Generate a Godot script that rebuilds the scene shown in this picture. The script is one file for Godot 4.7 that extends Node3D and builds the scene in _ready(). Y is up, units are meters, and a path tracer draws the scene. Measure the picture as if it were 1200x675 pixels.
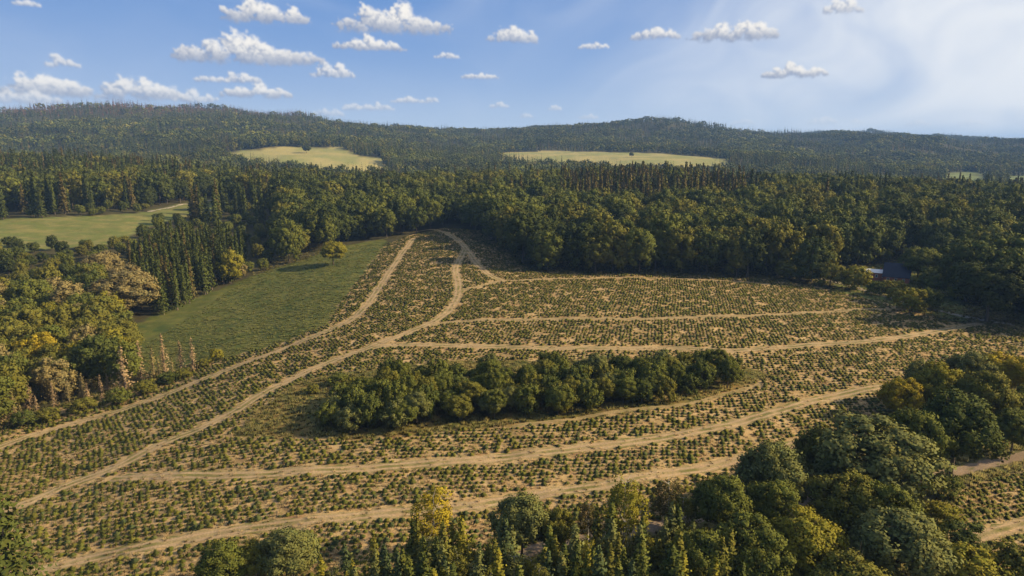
extends Node3D
# A hillside plantation of young firs seen from a drone, woods and wooded hills behind it.

const EYE := Vector3(0, 60, 0)
const PITCH := 11.8            # degrees down
const FOCAL := 800.0           # of the 1200 x 675 photograph, in its pixels
const SUN_AZ := 90.0           # degrees to the right of the view
const SUN_EL := 29.0
const EXPOSURE := 2.05

# ---------------------------------------------------------------- terrain data (surveyed heights, polar grid round the take-off point)
const ROWS := [0.0, 60.0, 110.0, 170.0, 230.0, 300.0, 370.0, 440.0, 520.0, 640.0, 800.0, 1000.0, 1250.0, 1500.0, 1900.0, 2500.0, 3200.0, 4300.0, 6500.0, 12000.0]
const COLS := [0.0, 130.0, 260.0, 400.0, 530.0, 650.0, 770.0, 900.0, 1050.0, 1200.0]
const LAND := [
	[0.0, 0.0, 0.0, 0.0, 0.0, 0.0, 0.0, 0.0, 0.0, 0.0],
	[-1.0, -1.0, -1.0, -0.5, -0.5, -0.5, -1.0, -1.5, -2.0, -2.0],
	[-3.0, -2.0, -1.0, 0.0, 0.0, 0.0, 0.0, -1.0, -2.0, -2.0],
	[-7.0, -5.0, -2.0, 0.0, 1.0, 1.0, 1.0, 0.0, -1.0, -2.0],
	[-10.0, -9.0, -4.0, 1.0, 2.5, 3.0, 2.5, 1.5, 0.0, -1.0],
	[-9.0, -9.0, -6.0, 1.0, 4.0, 3.0, 2.5, 1.5, 0.5, 0.0],
	[-3.0, -4.0, -3.0, 2.0, 5.5, 3.0, 2.0, 2.0, 1.0, 1.0],
	[4.0, 4.0, 2.0, 4.0, 7.0, 5.0, 5.0, 5.0, 4.0, 4.0],
	[8.0, 9.0, 7.0, 6.0, 8.0, 9.0, 9.0, 8.0, 7.0, 6.0],
	[14.0, 16.0, 14.0, 10.0, 10.0, 13.0, 14.0, 12.0, 9.0, 7.0],
	[20.0, 21.0, 12.0, 8.0, 8.0, 9.0, 9.0, 4.0, 2.0, 0.0],
	[31.0, 30.0, 8.0, 2.0, 3.0, 3.0, 3.0, -2.0, -3.0, -5.0],
	[18.0, 20.0, 31.0, 33.0, 18.0, 22.0, 22.0, 10.0, 0.0, -2.0],
	[30.0, 38.0, 58.0, 58.0, 36.0, 37.0, 37.0, 30.0, 8.0, 0.0],
	[80.0, 104.0, 102.0, 84.0, 60.0, 60.0, 58.0, 34.0, 22.0, 18.0],
	[128.0, 180.0, 164.0, 122.0, 102.0, 118.0, 121.0, 96.0, 66.0, 48.0],
	[110.0, 140.0, 130.0, 100.0, 90.0, 95.0, 92.0, 84.0, 68.0, 52.0],
	[100.0, 120.0, 110.0, 90.0, 85.0, 85.0, 85.0, 98.0, 104.0, 62.0],
	[50.0, 50.0, 50.0, 50.0, 50.0, 50.0, 50.0, 50.0, 50.0, 50.0],
	[10.0, 10.0, 10.0, 10.0, 10.0, 10.0, 10.0, 10.0, 10.0, 10.0]]

var col_az := PackedFloat32Array()
var n_near := FastNoiseLite.new()
var n_mid := FastNoiseLite.new()
var n_far := FastNoiseLite.new()
var n_patch := FastNoiseLite.new()
var n_edge := FastNoiseLite.new()
var rng := RandomNumberGenerator.new()
var names := {}
var M := {}
var zone := {}                 # name -> PackedVector2Array in (x, z)
var boxes := {}                # name -> Rect2
var mask := PackedByteArray()  # tracks, half-metre cells
const MX := -180.0
const MZ := -470.0
const MW := 840
const MH := 860
var foliage_tints := {}
var t0 := 0


func _ready():
	t0 = Time.get_ticks_msec()
	rng.seed = 20
	make_camera_and_light()
	make_noise()
	make_materials()
	lay_out_zones()
	say("zones")
	make_ground()
	say("ground")
	make_tracks()
	make_meshes()
	say("meshes")
	plant_foreground()
	plant_grove()
	plant_left_edge()
	plant_hedgerow()
	make_buildings()
	plant_forest()
	say("forest")
	plant_saplings()
	say("saplings")
	plant_grass()
	say("done")


func say(what):
	print("%s %d ms" % [what, Time.get_ticks_msec() - t0])


# ================================================================ camera, sky, sun
func sun_dir() -> Vector3:
	var a := deg_to_rad(SUN_AZ)
	var e := deg_to_rad(SUN_EL)
	return Vector3(sin(a) * cos(e), sin(e), -cos(a) * cos(e))


func make_camera_and_light():
	var cam := Camera3D.new()
	cam.name = "camera"
	cam.fov = rad_to_deg(2.0 * atan(337.5 / FOCAL))
	cam.near = 0.5
	cam.far = 20000.0
	cam.position = EYE
	cam.rotation_degrees = Vector3(-PITCH, 0, 0)
	add_child(cam)
	cam.current = true

	var sun := DirectionalLight3D.new()
	sun.name = "sun"
	sun.light_energy = 1.6
	sun.light_color = Color(1.0, 0.9, 0.73)
	sun.light_angular_distance = 0.5
	sun.shadow_enabled = true
	add_child(sun)
	sun.basis = Basis.looking_at(-sun_dir(), Vector3.UP)

	var env := Environment.new()
	env.background_mode = Environment.BG_SKY
	env.tonemap_mode = Environment.TONE_MAPPER_LINEAR
	env.tonemap_exposure = EXPOSURE
	env.sdfgi_enabled = true
	env.ssao_enabled = true
	env.ssil_enabled = true
	env.fog_enabled = true
	env.fog_mode = Environment.FOG_MODE_EXPONENTIAL
	env.fog_density = 0.00009
	env.fog_light_color = Color(0.58, 0.76, 1.0)
	var sky := Sky.new()
	var sm := PanoramaSkyMaterial.new()
	sm.panorama = ImageTexture.create_from_image(paint_sky())
	sky.sky_material = sm
	env.sky = sky
	var we := WorldEnvironment.new()
	we.name = "air"
	we.environment = env
	add_child(we)


func ray(u: float, v: float) -> Vector3:
	var d := Vector3((u - 600.0) / FOCAL, (337.5 - v) / FOCAL, -1.0)
	return d.rotated(Vector3.RIGHT, deg_to_rad(-PITCH)).normalized()


const SKY_W := 4096
const SKY_H := 2048

func paint_sky() -> Image:
	# air and high thin cloud, at half size
	var w := SKY_W / 2
	var hh := SKY_H / 4                     # upper half only
	var wisp := FastNoiseLite.new()
	wisp.seed = 5
	wisp.frequency = 0.011
	wisp.fractal_octaves = 5
	var veil := FastNoiseLite.new()
	veil.seed = 9
	veil.frequency = 0.0035
	veil.fractal_octaves = 3
	var sd := sun_dir()
	var data := PackedFloat32Array()
	data.resize(w * hh * 3)
	var i := 0
	var zen := Vector3(0.045, 0.17, 0.50)
	var mid := Vector3(0.125, 0.33, 0.73)
	var hor := Vector3(0.62, 0.71, 0.81)
	for y in hh:
		var el := (1.0 - (y + 0.5) / hh) * PI / 2.0
		var s := sin(el)
		var ce := cos(el)
		var k := pow(1.0 - s, 10.0)
		var k2 := pow(1.0 - s, 3.0)
		var base := zen.lerp(mid, k2).lerp(hor, k)
		# the veil lies on a high plane: its texture shrinks towards the horizon
		var reach := 1.0 / (s + 0.16)
		for x in w:
			var az := (x + 0.5) / w * TAU
			var cs := ce * (sin(az) * sd.x - cos(az) * sd.z) + s * sd.y
			var toward := clampf((cs + 0.1) / 1.1, 0.0, 1.0)
			var px := sin(az) * ce * reach
			var pz := cos(az) * ce * reach
			# faint streaks rise towards the right, over a broad soft veil; each half of the circle mirrors so that the seam closes
			var aw := az if az < PI else az - TAU
			if absf(aw) > 2.6:
				aw = signf(aw) * (5.2 - absf(aw))
			var a := aw * 0.93 + el * 0.36
			var b := -aw * 0.36 + el * 0.93
			var g0 := veil.get_noise_2d(aw * 300.0, el * 500.0)
			var f := wisp.get_noise_2d(a * 170.0 + 160.0 * g0, b * 430.0 + 110.0 * g0) * 0.5 + 0.5
			var g := veil.get_noise_2d(px * 90.0 + 40.0, pz * 90.0) * 0.5 + 0.5
			var c := smoothstep(0.22, 0.80, g * 0.45 + f * 0.42 + toward * 0.52)
			c = clampf(c * (0.14 + 0.95 * smoothstep(0.02, 0.70, toward)) * (0.34 + 1.12 * f), 0.0, 0.95)
			var col := base.lerp(Vector3(0.86, 0.89, 0.93), c)
			data[i] = col.x / EXPOSURE
			data[i + 1] = col.y / EXPOSURE
			data[i + 2] = col.z / EXPOSURE
			i += 3
	var top := Image.create_from_data(w, hh, false, Image.FORMAT_RGBF, data.to_byte_array())
	top.resize(SKY_W, SKY_H / 2, Image.INTERPOLATE_BILINEAR)
	var px_data := top.get_data().to_float32_array()
	# fair-weather cumulus: (u, v, half width, half height) read from the photograph, then more of the same all round
	var seen := [
		[312, 12, 52, 15], [290, 58, 87, 17], [390, 82, 24, 9], [461, 22, 64, 17], [432, 51, 42, 8], [601, 39, 29, 11], [768, 38, 30, 8], [860, 34, 52, 14],
		[987, 6, 24, 9], [930, 83, 39, 8], [48, 97, 58, 17], [72, 71, 21, 7], [165, 103, 52, 16], [228, 112, 26, 8], [300, 106, 42, 9], [284, 90, 22, 7], [248, 91, 20, 5],
		[695, 53, 19, 4], [562, 88, 22, 4], [524, 64, 15, 4], [440, 124, 22, 5], [480, 116, 22, 4], [505, 116, 9, 4], [584, 122, 12, 4], [650, 125, 8, 4], [616, 134, 8, 4], [963, 140, 18, 6], [412, 124, 12, 5], [385, 130, 18, 6], [30, 112, 40, 10],
		[1075, 143, 16, 4], [1140, 143, 18, 3], [870, 142, 14, 4], [1004, 142, 8, 3], [30, 2, 16, 4], [690, 136, 12, 3]]
	var lump := FastNoiseLite.new()
	lump.seed = 31
	lump.frequency = 0.045
	lump.fractal_octaves = 5
	lump.fractal_gain = 0.55
	var r := RandomNumberGenerator.new()
	r.seed = 7
	for c in seen:
		var d := ray(c[0], c[1])
		var az := atan2(d.x, -d.z)
		var el := asin(d.y)
		var k := 652.0 / 800.0 * 0.95
		var off: float = (absf(c[0] - 600.0) / 800.0)
		k /= (1.0 + off * off * 0.7)
		stamp_cloud(px_data, az, el, c[2] * k * 1.04, c[3] * k * (1.08 + off * off * 0.4), lump, r)
	for n in 120:
		var az := r.randf_range(-PI, PI)
		var el := pow(r.randf(), 1.6) * 0.95 + 0.03
		if absf(az) < 0.74 and el < 0.28:
			continue
		var hw := r.randf_range(10.0, 62.0) * (0.5 + minf(el * 1.6, 1.0))
		stamp_cloud(px_data, az, el, hw, hw * r.randf_range(0.2, 0.32), lump, r)
	var upper := Image.create_from_data(SKY_W, SKY_H / 2, false, Image.FORMAT_RGBF, px_data.to_byte_array())
	var full := Image.create_empty(SKY_W, SKY_H, false, Image.FORMAT_RGBF)
	full.fill(Color(0.16, 0.17, 0.15))
	full.blit_rect(upper, Rect2i(0, 0, SKY_W, SKY_H / 2), Vector2i.ZERO)
	return full


func stamp_cloud(px: PackedFloat32Array, az: float, el: float, hw: float, hhh: float, lump: FastNoiseLite, r: RandomNumberGenerator):
	var cx := az / TAU * SKY_W
	var cy := (0.5 - el / PI) * SKY_H
	var lobes := []
	var count := int(clampf(hw / hhh * 4.2, 6.0, 26.0))
	var base := hhh * 0.75
	for k in count:
		var t := (k + r.randf_range(0.1, 0.9)) / count * 2.0 - 1.0
		var tall := (1.0 - pow(absf(t), 2.2)) * r.randf_range(0.35, 1.0)
		var rad := hhh * (0.30 + 0.5 * tall)
		lobes.append(Vector3(t * (hw - rad * 0.6), base - rad * r.randf_range(0.35, 0.9) - tall * hhh * 0.6 * r.randf(), rad))
	var ox := r.randf_range(-900, 900)
	var x0 := int(cx - hw * 1.25)
	var x1 := int(cx + hw * 1.25)
	var y0 := maxi(int(cy - hhh * 1.7), 0)
	var y1 := mini(int(cy + hhh * 1.4), SKY_H / 2 - 2)
	var fade := smoothstep(0.0, 0.085, el)            # far cumulus is paler: more air in front
	var dim := clampf(hw / 30.0, 0.35, 1.0)
	for y in range(y0, y1 + 1):
		for x in range(x0, x1 + 1):
			var dx := x - cx
			var dy := y - cy
			var q1 := lump.get_noise_2d(x * 3.0 + ox, y * 3.6)
			var q2 := lump.get_noise_2d(x * 1.1 + ox + 500.0, y * 1.4)
			var wx := dx + q1 * hhh * 0.5
			var wy := dy + q2 * hhh * 0.45
			var best := -9.0
			var nx := 0.0
			var ny := 0.0
			for l in lobes:
				var ex: float = (wx - l.x) / l.z
				var ey: float = (wy - l.y) / l.z
				var f := 1.0 - ex * ex - ey * ey
				if f > best:
					best = f
					nx = ex
					ny = ey
			var under := (dy - base + q1 * hhh * 0.35) / (hhh * 0.5)     # flat base
			var q3 := lump.get_noise_2d(x * 7.0 + ox, y * 7.0)
			var a := smoothstep(-0.45 + 0.3 * q2, 0.6, best + q1 * 0.85 + q3 * 0.25) * (1.0 - smoothstep(-0.25, 0.55, under))
			if a < 0.01:
				continue
			var nz := sqrt(maxf(0.0, 1.0 - nx * nx - ny * ny))
			var lit := clampf((nx * 0.55 - ny * 0.62 + nz * 0.30 + q1 * 0.7 + q3 * 0.45) * 0.85 + 0.42, 0.0, 1.0)
			lit = clampf(lit + dx / hw * 0.16, 0.0, 1.0)
			lit *= 1.0 - 0.72 * smoothstep(-1.8, -0.1, under) * dim
			var col := Vector3(0.30, 0.36, 0.50).lerp(Vector3(0.98, 0.94, 0.88), lit)
			col = col.lerp(Vector3(0.72, 0.77, 0.84), (1.0 - fade) * 0.6) / EXPOSURE
			a *= (0.35 + 0.65 * fade) * (0.65 + 0.35 * dim)
			var at := (posmod(x, SKY_W) + y * SKY_W) * 3
			px[at] = lerpf(px[at], col.x, a)
			px[at + 1] = lerpf(px[at + 1], col.y, a)
			px[at + 2] = lerpf(px[at + 2], col.z, a)


# ================================================================ land
func make_noise():
	for c in COLS:
		col_az.append(atan((c - 600.0) / 810.0))
	n_near.seed = 1
	n_near.frequency = 1.0 / 28.0
	n_near.fractal_octaves = 3
	n_mid.seed = 2
	n_mid.frequency = 1.0 / 170.0
	n_mid.fractal_octaves = 3
	n_far.seed = 3
	n_far.frequency = 1.0 / 620.0
	n_far.fractal_octaves = 4
	n_patch.seed = 4
	n_patch.frequency = 1.0 / 6.5
	n_patch.fractal_octaves = 4
	n_edge.seed = 6
	n_edge.frequency = 1.0 / 14.0
	n_edge.fractal_octaves = 3


func cr(a: float, b: float, c: float, d: float, t: float) -> float:
	return b + 0.5 * t * (c - a + t * (2.0 * a - 5.0 * b + 4.0 * c - d + t * (3.0 * (b - c) + d - a)))


func land(x: float, z: float) -> float:
	var r := sqrt(x * x + z * z)
	var az := atan2(x, -z)
	if z > 0.0:
		az = signf(x) * 1.2
	var i := 0
	while i < 18 and r > ROWS[i + 1]:
		i += 1
	var j := 0
	while j < 8 and az > col_az[j + 1]:
		j += 1
	var tr := clampf((r - ROWS[i]) / (ROWS[i + 1] - ROWS[i]), 0.0, 1.0)
	var ta := clampf((az - col_az[j]) / (col_az[j + 1] - col_az[j]), 0.0, 1.0)
	var j0 := maxi(j - 1, 0)
	var j3 := mini(j + 2, 9)
	var a: Array = LAND[maxi(i - 1, 0)]
	var b: Array = LAND[i]
	var c: Array = LAND[i + 1]
	var d: Array = LAND[mini(i + 2, 19)]
	var hgt := cr(cr(a[j0], a[j], a[j + 1], a[j3], ta), cr(b[j0], b[j], b[j + 1], b[j3], ta), cr(c[j0], c[j], c[j + 1], c[j3], ta), cr(d[j0], d[j], d[j + 1], d[j3], ta), tr)
	hgt += n_near.get_noise_2d(x, z) * 0.5
	if r > 330.0:
		hgt += n_mid.get_noise_2d(x, z) * 3.0 * smoothstep(330.0, 600.0, r)
		if r > 1500.0:
			hgt += (n_far.get_noise_2d(x, z) * 38.0 + n_mid.get_noise_2d(x * 0.7, z * 0.7) * 12.0) * smoothstep(1600.0, 2300.0, r)
	return hgt


func hit(u: float, v: float, above := 0.0) -> Vector3:
	# where the line of sight through a photo pixel meets the land (or a surface so far above it)
	var d := ray(u, v)
	var t := 50.0
	var last := t
	while t < 9000.0:
		var p := EYE + d * t
		if p.y < land(p.x, p.z) + above:
			for k in 12:
				var m := (last + t) * 0.5
				p = EYE + d * m
				if p.y < land(p.x, p.z) + above:
					t = m
				else:
					last = m
			break
		last = t
		t *= 1.012
	var q := EYE + d * t
	return Vector3(q.x, land(q.x, q.z), q.z)


func depth_of(p: Vector3) -> float:
	return (p - EYE).dot(Vector3(0, -sin(deg_to_rad(PITCH)), -cos(deg_to_rad(PITCH))))


func outline(called: String, pixels: Array):
	var poly := PackedVector2Array()
	var box := Rect2()
	for k in pixels.size():
		var a: Array = pixels[k]
		var b: Array = pixels[(k + 1) % pixels.size()]
		for s in 3:
			var t := s / 3.0
			var p := hit(lerpf(a[0], b[0], t), lerpf(a[1], b[1], t))
			var q := Vector2(p.x, p.z)
			box = Rect2(q, Vector2.ZERO) if poly.is_empty() else box.expand(q)
			poly.append(q)
	zone[called] = poly
	boxes[called] = box


func inside(called: String, x: float, z: float) -> bool:
	var p := Vector2(x, z)
	return boxes[called].has_point(p) and Geometry2D.is_point_in_polygon(p, zone[called])


func lay_out_zones():
	outline("field", [[-60, 515], [0, 498], [100, 469], [180, 447], [250, 425], [330, 402], [385, 380], [403, 350], [427, 320], [452, 287], [480, 276], [520, 267], [562, 270], [598, 298], [622, 318], [700, 320], [800, 322], [900, 328], [960, 336], [1020, 351], [1100, 373], [1200, 388], [1270, 396], [1270, 432], [1130, 452], [1060, 478], [985, 505], [925, 545], [870, 580], [790, 606], [700, 627], [600, 648], [450, 690], [100, 740], [-60, 740]])
	outline("grove", [[378, 502], [384, 472], [440, 460], [520, 452], [640, 449], [760, 445], [866, 440], [886, 446], [800, 470], [690, 484], [560, 496], [420, 508]])
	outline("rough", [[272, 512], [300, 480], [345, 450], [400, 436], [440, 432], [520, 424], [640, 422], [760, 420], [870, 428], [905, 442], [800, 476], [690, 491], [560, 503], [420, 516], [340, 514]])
	outline("lower_field", [[1102, 600], [1120, 580], [1145, 568], [1200, 552], [1290, 540], [1290, 720], [1170, 720], [1120, 640]])
	outline("meadow", [[120, 430], [135, 405], [160, 380], [200, 358], [240, 346], [300, 322], [370, 299], [400, 289], [452, 279], [452, 287], [427, 320], [403, 350], [385, 380], [330, 402], [255, 423], [205, 440], [150, 440]])
	outline("left_meadow", [[-70, 262], [0, 257], [60, 254], [110, 253], [170, 249], [200, 241], [225, 236], [262, 231], [262, 246], [215, 254], [170, 268], [135, 286], [60, 292], [0, 296], [-70, 298]])
	outline("far_meadow", [[255, 180], [285, 176], [330, 172], [400, 173], [420, 182], [450, 185], [455, 203], [420, 206], [380, 206], [320, 198], [262, 188]])
	outline("long_meadow", [[590, 179], [640, 177], [720, 178], [780, 180], [850, 186], [860, 200], [800, 205], [740, 203], [680, 199], [620, 194], [585, 187]])
	outline("hollow_meadow", [[1106, 203], [1140, 201], [1156, 206], [1160, 228], [1104, 228]])
	outline("valley_meadow", [[1178, 206], [1240, 206], [1240, 226], [1182, 226]])
	outline("yard", [[975, 344], [985, 322], [1010, 312], [1075, 306], [1120, 328], [1135, 378], [1060, 362]])
	outline("spruce_block", [[190, 373], [280, 326], [292, 308], [250, 296], [190, 300], [150, 322], [165, 345]])


func color_at(x: float, z: float) -> Color:
	var ex := x + n_edge.get_noise_2d(x * 2.0, z * 2.0) * 2.2
	var ez := z + n_edge.get_noise_2d(x * 2.0 + 300.0, z * 2.0) * 2.2
	var p := n_patch.get_noise_2d(x, z) * 0.5 + 0.5
	var q := n_edge.get_noise_2d(x, z) * 0.5 + 0.5
	var r := -z
	if r < 480.0:
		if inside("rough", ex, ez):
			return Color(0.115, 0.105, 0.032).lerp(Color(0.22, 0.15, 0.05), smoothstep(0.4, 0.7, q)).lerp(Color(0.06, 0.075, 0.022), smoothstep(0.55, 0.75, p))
		if inside("field", ex, ez) or inside("lower_field", ex, ez):
			var c := Color(0.38, 0.262, 0.118).lerp(Color(0.45, 0.325, 0.165), smoothstep(0.45, 0.75, p))
			c = c.lerp(Color(0.22, 0.165, 0.070), smoothstep(0.55, 0.8, q) * 0.7)
			return c.lerp(Color(0.22, 0.115, 0.06), smoothstep(0.62, 0.8, 1.0 - p) * 0.7)
		if inside("meadow", ex, ez):
			return Color(0.085, 0.100, 0.026).lerp(Color(0.145, 0.14, 0.040), smoothstep(0.4, 0.75, p * 0.55 + q * 0.45)).lerp(Color(0.058, 0.080, 0.024), smoothstep(0.6, 0.8, 1.0 - q))
		if inside("yard", x, z):
			return Color(0.13, 0.15, 0.045)
		if r < 240.0 and x > -100.0:
			return Color(0.11, 0.10, 0.04).lerp(Color(0.2, 0.16, 0.075), smoothstep(0.45, 0.7, p))
	if r < 760.0 and inside("left_meadow", ex, ez):
		return Color(0.135, 0.155, 0.045).lerp(Color(0.20, 0.185, 0.065), smoothstep(0.4, 0.7, q))
	if r > 800.0:
		if inside("far_meadow", x, z) or inside("long_meadow", x, z):
			return Color(0.24, 0.245, 0.085).lerp(Color(0.36, 0.31, 0.12), smoothstep(-0.35, 0.35, n_mid.get_noise_2d(x * 1.5, z * 1.5 + 80.0) + (q - 0.5) * 0.5))
		if inside("hollow_meadow", x, z) or inside("valley_meadow", x, z):
			return Color(0.17, 0.21, 0.07)
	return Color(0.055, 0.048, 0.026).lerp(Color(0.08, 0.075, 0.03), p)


func lines(fine_to: float, step: float, grow: float, limit: float, start: float) -> PackedFloat32Array:
	var out := PackedFloat32Array()
	var at := start
	var s := step
	while at < limit:
		out.append(at)
		if at >= fine_to:
			s = minf(s * grow, 120.0)
		at += s
	out.append(limit)
	return out


func make_ground():
	var half := lines(175.0, 1.6, 1.05, 9000.0, 0.0)
	var xs := PackedFloat32Array()
	for k in range(half.size() - 1, 0, -1):
		xs.append(-half[k])
	xs.append_array(half)
	var zs := PackedFloat32Array([-300.0, -100.0, -20.0])
	zs.append_array(lines(455.0, 1.6, 1.035, 11000.0, 60.0))
	var nx := xs.size()
	var nz := zs.size()
	var v := PackedVector3Array()
	var c := PackedColorArray()
	var idx := PackedInt32Array()
	v.resize(nx * nz)
	c.resize(nx * nz)
	idx.resize((nx - 1) * (nz - 1) * 6)
	var k := 0
	var m := 0
	for b in nz:
		var z := -zs[b]
		for a in nx:
			var x := xs[a]
			v[k] = Vector3(x, land(x, z), z)
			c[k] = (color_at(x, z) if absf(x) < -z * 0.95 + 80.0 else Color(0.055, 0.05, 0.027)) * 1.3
			if a < nx - 1 and b < nz - 1:
				idx[m] = k
				idx[m + 1] = k + nx
				idx[m + 2] = k + 1
				idx[m + 3] = k + 1
				idx[m + 4] = k + nx
				idx[m + 5] = k + nx + 1
				m += 6
			k += 1
	# normals
	var n := PackedVector3Array()
	n.resize(nx * nz)
	k = 0
	for b in nz:
		for a in nx:
			var l := v[k - 1] if a > 0 else v[k]
			var r := v[k + 1] if a < nx - 1 else v[k]
			var u := v[k - nx] if b > 0 else v[k]
			var d := v[k + nx] if b < nz - 1 else v[k]
			n[k] = (u - d).cross(r - l).normalized()
			if n[k].y < 0.0:
				n[k] = -n[k]
			k += 1
	var arr := []
	arr.resize(Mesh.ARRAY_MAX)
	arr[Mesh.ARRAY_VERTEX] = v
	arr[Mesh.ARRAY_NORMAL] = n
	arr[Mesh.ARRAY_COLOR] = c
	arr[Mesh.ARRAY_INDEX] = idx
	var me := ArrayMesh.new()
	me.add_surface_from_arrays(Mesh.PRIMITIVE_TRIANGLES, arr)
	var o := MeshInstance3D.new()
	o.name = "terrain"
	o.mesh = me
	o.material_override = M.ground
	o.set_meta("kind", "structure")
	add_child(o)


# ---------------------------------------------------------------- tracks
func make_tracks():
	mask.resize(MW * MH)
	track("track", [[-40, 540], [0, 524], [60, 504], [150, 478], [220, 452], [270, 432], [330, 410], [395, 383], [426, 362], [446, 335], [466, 305], [484, 280]], 4.2, 0)
	track("track", [[-30, 612], [35, 588], [90, 565], [140, 546], [200, 516], [270, 485], [330, 450], [385, 425], [450, 400], [510, 376], [534, 352], [537, 332], [534, 314], [541, 300], [545, 292]], 4.6, 0)
	track("track", [[484, 272], [505, 269], [520, 272], [536, 281], [548, 294], [560, 310], [575, 323], [590, 329]], 4.2, 1)
	track("track", [[536, 342], [560, 336], [600, 329], [700, 326], [800, 327], [900, 333]], 3.4, 2)
	track("track", [[505, 381], [540, 377], [640, 374], [730, 374], [800, 372], [900, 369], [1000, 363], [1056, 362]], 3.6, 2)
	track("track", [[440, 407], [480, 404], [600, 407], [700, 408], [780, 408], [860, 411], [950, 404], [1030, 398], [1100, 388], [1150, 379]], 4.2, 0)
	track("track", [[1048, 452], [980, 464], [900, 485], [830, 503], [760, 515], [640, 530], [500, 543], [400, 550], [300, 556], [220, 557], [132, 561]], 4.6, 0)
	track("track", [[978, 506], [900, 530], [840, 545], [760, 558], [700, 570], [600, 585], [520, 597], [420, 605], [330, 615], [240, 628], [150, 645], [80, 660], [-10, 686]], 4.2, 0)
	track("track", [[1105, 640], [1150, 628], [1200, 614], [1270, 600]], 4.0, 0)
	track("track", [[892, 450], [850, 462], [800, 474], [690, 488], [600, 500]], 1.8, 2)
	track("lane", [[560, 662], [640, 642], [690, 632], [740, 622], [800, 611], [870, 598], [960, 586], [1040, 570], [1120, 553], [1170, 541], [1210, 531], [1280, 515]], 3.4, 3)
	track("gravel_lane", [[905, 316], [940, 322], [985, 332], [1030, 345], [1065, 355], [1100, 364], [1190, 381]], 3.6, 4)
	track("sandy_path", [[258, 233], [225, 238], [200, 243], [175, 248]], 5.0, 4)


func track(called: String, pixels: Array, width: float, kind: int):
	var curve := Curve3D.new()
	var pts := []
	for p in pixels:
		pts.append(hit(p[0], p[1]))
	for k in pts.size():
		var a: Vector3 = pts[maxi(k - 1, 0)]
		var b: Vector3 = pts[mini(k + 1, pts.size() - 1)]
		var t := (b - a) / 6.0
		curve.add_point(pts[k], -t, t)
	curve.bake_interval = 1.0
	var along := curve.get_baked_points()
	var st := SurfaceTool.new()
	st.begin(Mesh.PRIMITIVE_TRIANGLES)
	var across := 12
	var half := width * 0.39
	for k in along.size():
		var f := along[mini(k + 1, along.size() - 1)] - along[maxi(k - 1, 0)]
		var side := Vector3(-f.z, 0, f.x).normalized()
		var wl := half * (1.0 + n_patch.get_noise_2d(along[k].x * 3.0, along[k].z * 3.0) * 0.55)
		var wr := half * (1.0 + n_patch.get_noise_2d(along[k].x * 3.0 + 99.0, along[k].z * 3.0) * 0.55)
		if k == 0 or k == along.size() - 1:
			wl *= 0.55
			wr *= 0.55
		var g0 := n_near.get_noise_2d(along[k].x * 3.0, along[k].z * 3.0)
		for j in across + 1:
			var s := j / float(across) * 2.0 - 1.0
			var off := s * (wl if s < 0.0 else wr)
			var x := along[k].x + side.x * off
			var z := along[k].z + side.z * off
			var g := n_patch.get_noise_2d(x * 2.2, z * 2.2) * 0.5 + 0.5
			var h := n_edge.get_noise_2d(x * 1.5, z * 1.5) * 0.5 + 0.5
			var rut := exp(-pow((absf(off + g0 * 0.25) - 0.82) / 0.34, 2.0))
			var c: Color
			if kind == 3:
				c = Color(0.27, 0.20, 0.135).lerp(Color(0.14, 0.13, 0.06), smoothstep(0.5, 0.8, g) * (1.0 - rut))
			elif kind == 4:
				c = Color(0.46, 0.41, 0.33).lerp(Color(0.30, 0.24, 0.15), g * (1.0 - rut))
			else:
				var bare := Color(0.47, 0.345, 0.205).lerp(Color(0.40, 0.275, 0.15), g)
				var straw := Color(0.34, 0.26, 0.125).lerp(Color(0.17, 0.16, 0.05), smoothstep(0.40, 0.66, h))
				c = straw.lerp(bare, clampf(rut * 1.1 + smoothstep(0.5, 0.75, g) * 0.4, 0.0, 1.0))
				if kind == 2:
					c = c.lerp(Color(0.31, 0.235, 0.11), 0.6)
			st.set_color(c * 1.18)
			st.set_normal(Vector3.UP)
			st.add_vertex(Vector3(x, land(x, z) + 0.045 - 0.02 * rut, z))
		var rr := int((half + 0.5) / 0.5)
		if called != "sandy_path" and called != "gravel_lane":
			var mx := int((along[k].x - MX) / 0.5)
			var mz := int((along[k].z - MZ) / 0.5)
			for dy in range(-rr, rr + 1):
				for dx in range(-rr, rr + 1):
					if dx * dx + dy * dy <= rr * rr and mx + dx >= 0 and mx + dx < MW and mz + dy >= 0 and mz + dy < MH:
						mask[(mz + dy) * MW + mx + dx] = 1
	for k in along.size() - 1:
		for j in across:
			var a := k * (across + 1) + j
			var b := a + across + 1
			for q in [a, b, a + 1, a + 1, b, b + 1]:
				st.add_index(q)
	st.generate_normals()
	var o := MeshInstance3D.new()
	o.mesh = st.commit()
	o.material_override = M.ground
	o.set_meta("kind", "structure")
	add_named(o, called)


func on_track(x: float, z: float) -> bool:
	var mx := int((x - MX) / 0.5)
	var mz := int((z - MZ) / 0.5)
	return mx >= 0 and mx < MW and mz >= 0 and mz < MH and mask[mz * MW + mx] == 1


# ================================================================ naming
func add_named(o: Node3D, called: String):
	var n: int = names.get(called, 0)
	names[called] = n + 1
	o.name = called if n == 0 else "%s_%03d" % [called, n]
	add_child(o, true)


func tag(o: Node3D, label: String, category: String, group := ""):
	o.set_meta("label", label)
	o.set_meta("category", category)
	if group:
		o.set_meta("group", group)


# ================================================================ materials
func lin(r: float, g: float, b: float) -> Color:
	return Color(r, g, b).linear_to_srgb()


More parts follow.
